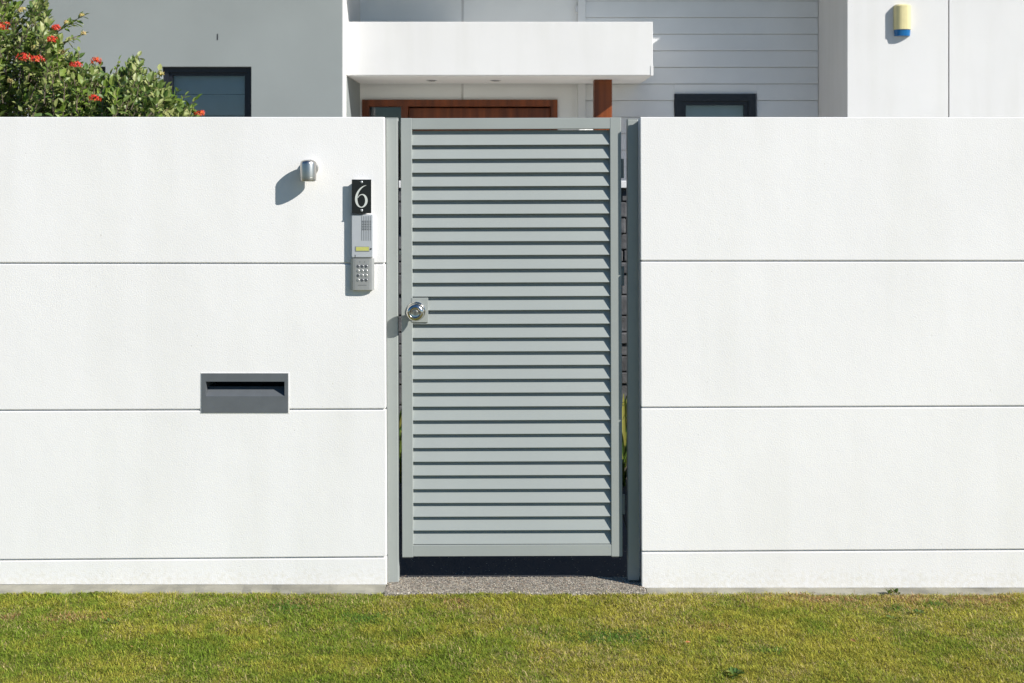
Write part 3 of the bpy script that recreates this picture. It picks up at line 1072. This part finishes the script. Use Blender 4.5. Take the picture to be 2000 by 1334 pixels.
# the 300 leaves nearest to the camera that show above the fence are parts; the rest is one mesh
vis = [(m.translation.y, i) for i, (m, s_, yg) in enumerate(leaves) if m.translation.z > 1.90 and m.translation.x > X(-20, m.translation.y)]
vis.sort()
single = {i for _, i in vis[:300]}
lm = {}
for yg, nm in ((False, 'leaf'), (True, 'young')):
    me = bpy.data.meshes.new('leaf')
    me.from_pydata([(x, y, z) for x, y, z in leaf_verts(1, .52)], [], LEAF_F)
    me.materials.append(M[nm])
    lm[yg] = me
rest = {False: ([], []), True: ([], [])}
loc = shrub.location.copy()
for i, (m, s_, yg) in enumerate(leaves):
    if i in single:
        o = bpy.data.objects.new('leaf', lm[yg])
        C.objects.link(o)
        o.parent = shrub
        mm = Matrix.Translation(-loc) @ m @ Matrix.Scale(s_, 4)
        o.matrix_local = mm
    else:
        V_, F_ = rest[yg]
        b0 = len(V_)
        for q in leaf_verts(s_, .52 * s_):
            V_.append(tuple(m @ Vector(q) - loc))
        F_.extend([tuple(b0 + k for k in f) for f in LEAF_F])
for yg, nm in ((False, 'leaf'), (True, 'young')):
    me = bpy.data.meshes.new('foliage')
    me.from_pydata(rest[yg][0], [], rest[yg][1])
    me.materials.append(M[nm])
    o = bpy.data.objects.new('foliage', me)
    C.objects.link(o)
    o.parent = shrub
    o['kind'] = 'stuff'


def flower(px, py, r, n=26, m='petal', dy=-.30):
    c = P(px, py, dy)
    bm = bmesh.new()
    for i in range(n):
        a = random.uniform(0, 2 * math.pi)
        e = random.uniform(-.35, 1.0)
        q = c + Vector((math.cos(a) * math.sqrt(1 - min(1, abs(e)) ** 2), math.sin(a) * math.sqrt(1 - min(1, abs(e)) ** 2), e * .7)) * r * random.uniform(.55, 1)
        s_ = random.uniform(.006, .0105)
        nrm = (q - c).normalized()
        u = nrm.orthogonal().normalized()
        v = nrm.cross(u)
        ctr = bm.verts.new(q + nrm * .001)
        ring = []
        for k in range(8):
            rr = s_ * (1.0 if k % 2 == 0 else .45)
            ring.append(bm.verts.new(q + (u * math.cos(k * math.pi / 4) + v * math.sin(k * math.pi / 4)) * rr + nrm * .003 * (k % 2 == 0)))
        for k in range(8):
            bm.faces.new((ctr, ring[k], ring[(k + 1) % 8]))
    return obj('flower_cluster' if m == 'petal' else 'bud_cluster', bm, m, shrub)


for px, py, r in ((4, 52, .034), (46, 113, .032), (72, 116, .034), (110, 55, .020), (101, 78, .026), (148, 128, .028), (187, 120, .026), (185, 193, .026), (390, 222, .024)):
    flower(px, py, r * 1.05, 30, dy=-.46 if px < 380 else -.1)
for px, py, r in ((44, 20, .022), (160, 30, .012), (20, 158, .014), (240, 156, .014), (315, 144, .013), (163, 66, .012), (130, 44, .012), (66, 95, .018), (120, 102, .016)):
    flower(px, py, r, 16, 'bud', dy=-.35 if px < 130 else -.05)

# ------------------------------------------------------------------ lawn
def vnoise(x, y, s, seed):
    r = np.random.default_rng(seed)
    t = r.random((64, 64))
    u, v = x / s + 17.3, y / s + 9.1
    i, j = np.floor(u).astype(int), np.floor(v).astype(int)
    fu, fv = u - i, v - j
    fu = fu * fu * (3 - 2 * fu)
    fv = fv * fv * (3 - 2 * fv)
    g_ = lambda a, b: t[a % 64, b % 64]
    return (g_(i, j) * (1 - fu) + g_(i + 1, j) * fu) * (1 - fv) + (g_(i, j + 1) * (1 - fu) + g_(i + 1, j + 1) * fu) * fv


def grass(name, n, x0, x1, y0, y1, label, lmin=.008, lmax=.020):
    x = rng.uniform(x0, x1, n)
    y = rng.uniform(y0, y1, n)
    L_ = rng.uniform(lmin, lmax, n) * (0.7 + .6 * vnoise(x, y, .09, 3))
    L_ = np.where(rng.random(n) < .02, L_ * 1.9, L_)
    az = rng.uniform(0, 2 * np.pi, n)
    lean = np.clip(rng.normal(1.18, .33, n), .1, 1.5)
    w = rng.uniform(.0006, .0012, n)
    dx, dy = np.cos(az), np.sin(az)
    sx, sy = -dy, dx
    z0 = .0015 + .010 * (vnoise(x, y, .35, 5) - .5) + .009 * (vnoise(x, y, .035, 6) - .5)
    h1, r1 = np.cos(lean * .75) * L_ * .55, np.sin(lean * .75) * L_ * .55
    h2, r2 = h1 + np.cos(lean * 1.2) * L_ * .45, r1 + np.sin(np.minimum(lean * 1.2, 1.57)) * L_ * .45
    V_ = np.empty((n, 5, 3), np.float32)
    V_[:, 0] = np.stack([x - sx * w, y - sy * w, z0], 1)
    V_[:, 1] = np.stack([x + sx * w, y + sy * w, z0], 1)
    V_[:, 2] = np.stack([x + dx * r1 + sx * w * .85, y + dy * r1 + sy * w * .85, z0 + h1], 1)
    V_[:, 3] = np.stack([x + dx * r1 - sx * w * .85, y + dy * r1 - sy * w * .85, z0 + h1], 1)
    V_[:, 4] = np.stack([x + dx * r2, y + dy * r2, z0 + h2], 1)
    # never reach into the footing or the path edge
    V_[:, :, 1] = np.minimum(V_[:, :, 1], -0.058 + .004 * vnoise(x, y, .03, 8)[:, None])
    b0 = np.arange(n) * 5
    loops = np.stack([b0, b0 + 1, b0 + 2, b0 + 3, b0 + 3, b0 + 2, b0 + 4], 1).astype(np.int32).ravel()
    starts = np.stack([np.arange(n) * 7, np.arange(n) * 7 + 4], 1).astype(np.int32).ravel()
    me = bpy.data.meshes.new(name)
    me.vertices.add(n * 5)
    me.vertices.foreach_set('co', V_.ravel())
    me.loops.add(n * 7)
    me.loops.foreach_set('vertex_index', loops)
    me.polygons.add(n * 2)
    me.polygons.foreach_set('loop_start', starts)
    me.update(calc_edges=True)
    # colours: green, yellow green, straw
    p1 = vnoise(x, y, .60, 11) * .34 + vnoise(x, y, .14, 12) * .36 + vnoise(x, y, .045, 15) * .30
    p2 = vnoise(x, y, .30, 13) * .55 + vnoise(x, y, .08, 14) * .45
    green = np.array([.225, .315, .037])
    yel = np.array([.48, .44, .070])
    straw = np.array([.64, .52, .24])
    brown = np.array([.48, .27, .12])
    gmix = np.clip((p1 - .36) / .36 + np.clip((x + 1.0) * .11, -.20, .20) + rng.normal(0, .34, n), 0, 1)[:, None]
    col = green * (1 - gmix) + yel * gmix
    smix = (rng.random(n) < np.clip(.11 + (p2 - .5) * .8, .04, .4))[:, None]
    col = np.where(smix, straw * rng.uniform(.6, 1.1, (n, 1)), col)
    dead = np.zeros(n)
    for cx, cy, rx, ry, s_ in ((1.16, -.11, .22, .06, .9), (1.48, -.11, .14, .05, .8), (1.74, -.12, .18, .06, .8), (1.40, -.20, .5, .04, .35), (-.20, -.14, .05, .03, .8), (-.19, -.20, .05, .02, .6), (-1.56, -.32, .11, .05, .6), (-1.79, -.30, .03, .03, .8), (-.80, -.17, .1, .06, .4), (.66, -.40, .1, .04, .4)):
        dead = np.maximum(dead, s_ * np.exp(-((x - cx) / rx) ** 2 - ((y - cy) / ry) ** 2))
    dm = (rng.random(n) < dead)[:, None]
    col = np.where(dm, np.where(rng.random((n, 1)) < .5, brown, straw * .85), col)
    lush = np.zeros(n)
    for cx, cy, rx, ry in ((-.82, -.20, .07, .05), (-.52, -.30, .10, .05), (.35, -.48, .15, .06), (1.55, -.17, .05, .03), (.86, -.62, .05, .03), (1.40, -.22, .04, .03)):
        lush = np.maximum(lush, np.exp(-((x - cx) / rx) ** 2 - ((y - cy) / ry) ** 2))
    lm_ = (rng.random(n) < lush * .8)[:, None]
    col = np.where(lm_, np.array([.13, .25, .04]), col)
    col *= rng.uniform(.5, 1.35, (n, 1))
    ca = me.color_attributes.new('Col', 'FLOAT_COLOR', 'POINT')
    c4 = np.ones((n, 5, 4), np.float32)
    c4[:, :, :3] = col[:, None, :]
    c4[:, 4, :3] *= 1.15
    ca.data.foreach_set('color', c4.ravel())
    me.materials.append(M['grass'])
    o = bpy.data.objects.new(name, me)
    C.objects.link(o)
    return tag(o, label, 'grass', kind='stuff')


grass('lawn_grass', 640000, -3.2, 3.2, -1.02, -.060, 'short mown yellow green lawn in front of the fence')
grass('verge_grass', 60000, -3.4, 3.4, -2.6, -1.02, 'short mown grass verge farther out from the fence')

# ------------------------------------------------------------------ pebbles showing in the path edge
def pebbles(name, n, x0, x1, y0, y1, z, label):
    oct_v = np.array([(1, 0, 0), (0, 1, 0), (-1, 0, 0), (0, -1, 0), (0, 0, .8), (0, 0, -.6)], np.float32)
    oct_f = [(0, 1, 4), (1, 2, 4), (2, 3, 4), (3, 0, 4), (1, 0, 5), (2, 1, 5), (3, 2, 5), (0, 3, 5)]
    V_, F_, K = [], [], []
    pal = [(.28, .24, .18), (.42, .37, .28), (.14, .12, .09), (.32, .22, .15), (.09, .085, .07), (.52, .47, .38)]
    for i in range(n):
        a = random.uniform(0, 6.28)
        sx_, sy_, sz_ = random.uniform(.0016, .0036), random.uniform(.0016, .0032), random.uniform(.001, .002)
        cx, cy = random.uniform(x0, x1), random.uniform(y0, y1)
        b0 = len(V_)
        ca, sa = math.cos(a), math.sin(a)
        k = random.choice(pal)
        for vx, vy, vz in oct_v:
            V_.append((cx + vx * sx_ * ca - vy * sy_ * sa, cy + vx * sx_ * sa + vy * sy_ * ca, z + vz * sz_))
            K.append((*k, 1))
        F_.extend([tuple(b0 + q for q in f) for f in oct_f])
    me = bpy.data.meshes.new(name)
    me.from_pydata(V_, [], F_)
    ca = me.color_attributes.new('Col', 'FLOAT_COLOR', 'POINT')
    ca.data.foreach_set('color', np.array(K, np.float32).ravel())
    me.materials.append(M['grit'])
    o = bpy.data.objects.new(name, me)
    C.objects.link(o)
    return tag(o, label, 'pebbles', kind='stuff')


M['grit'] = attr_mat('pebble', .6, 0.0, .4)
pebbles('pebbles', 4200, X(760), X(1258), -.058, .116, .0125, 'small pebbles bedded in the threshold before the gate')
pebbles('pebbles', 500, X(760), X(1258), .12, .9, .0115, 'sparse pale pebbles in the shade-tinted path behind the gate')


# ------------------------------------------------------------------ fallen leaves and weeds
def fallen(px, py, s_, a, label):
    d = EYE * F / (py - HOR)
    x, y = (px - 1000) / F * d, d - D0
    me = bpy.data.meshes.new('fallen_leaf')
    m = Matrix.Translation((0, 0, .014)) @ Matrix.Rotation(a, 4, 'Z') @ Matrix.Rotation(.35, 4, 'X')
    lo = [tuple(m @ Vector(q)) for q in leaf_verts(s_, .45 * s_)]
    me.from_pydata(lo, [], LEAF_F)
    me.materials.append(M['dry'])
    o = bpy.data.objects.new('fallen_leaf', me)
    C.objects.link(o)
    o.location = (x, y, 0)
    tag(o, label, 'leaf', 'dry leaves lying on the lawn')


for px, py in ((127, 1250), (370, 1209), (258, 1272), (1660, 1256), (1063, 1291), (1338, 1262), (1718, 1256), (278, 1289)):
    fallen(px, py, random.uniform(.016, .026), random.uniform(0, 6.2), 'small dry orange leaf lying on the lawn')


def weed(px, yz, n, s_, label):
    x = X(px, -.03)
    T = thing('weed', label, 'weed', (x, -.046, 0), 'weeds along the fence footing')
    for i in range(n):
        me = bpy.data.meshes.new('leaf')
        az = random.uniform(math.pi * 1.0, 2 * math.pi)
        m = Matrix.Translation((random.uniform(-.03, .03), -random.uniform(0, .012), .004)) @ Matrix.Rotation(az, 4, 'Z') @ Matrix.Rotation(-random.uniform(.3, 1.1), 4, 'Y')
        s2 = s_ * random.uniform(.6, 1.2)
        me.from_pydata([tuple(m @ Vector(q)) for q in leaf_verts(s2, .4 * s2)], [], LEAF_F)
        me.materials.append(M['leaf' if random.random() < .6 else 'dry'])
        o = bpy.data.objects.new('leaf', me)
        C.objects.link(o)
        o.parent = T


weed(1738, 0, 14, .03, 'low broad-leaved weed at the footing of the bare wall')
weed(1572, 0, 7, .018, 'tiny weed sprouting at the footing of the bare wall')
weed(192, 0, 8, .022, 'small weed at the footing below the letterbox wall')


def lawn_weed(px, py, n, s_, label):
    d = EYE * F / (py - HOR)
    T = thing('lawn_weed', label, 'weed', ((px - 1000) / F * d, d - D0, 0), 'broad-leaved weeds in the lawn')
    for i in range(n):
        me = bpy.data.meshes.new('leaf')
        m = Matrix.Translation((0, 0, .006)) @ Matrix.Rotation(i * 2.4, 4, 'Z') @ Matrix.Translation((random.uniform(.002, .012), 0, random.uniform(0, .008))) @ Matrix.Rotation(-random.uniform(.15, .8), 4, 'Y')
        s2 = s_ * random.uniform(.7, 1.2)
        me.from_pydata([tuple(m @ Vector(q)) for q in leaf_verts(s2, .6 * s2)], [], LEAF_F)
        me.materials.append(M['strap'])
        o = bpy.data.objects.new('leaf', me)
        C.objects.link(o)
        o.parent = T


lawn_weed(1436, 1324, 16, .026, 'leafy green weed clump, the largest one growing in the lawn')
lawn_weed(1794, 1203, 9, .018, 'small dark green weed in the lawn near the bare wall')
lawn_weed(1742, 1212, 7, .018, 'small dark green weed in the lawn near the bare wall')
lawn_weed(915, 1242, 6, .014, 'tiny green weed in the lawn in front of the gate')
lawn_weed(216, 1222, 7, .016, 'small green weed in the lawn before the letterbox wall')
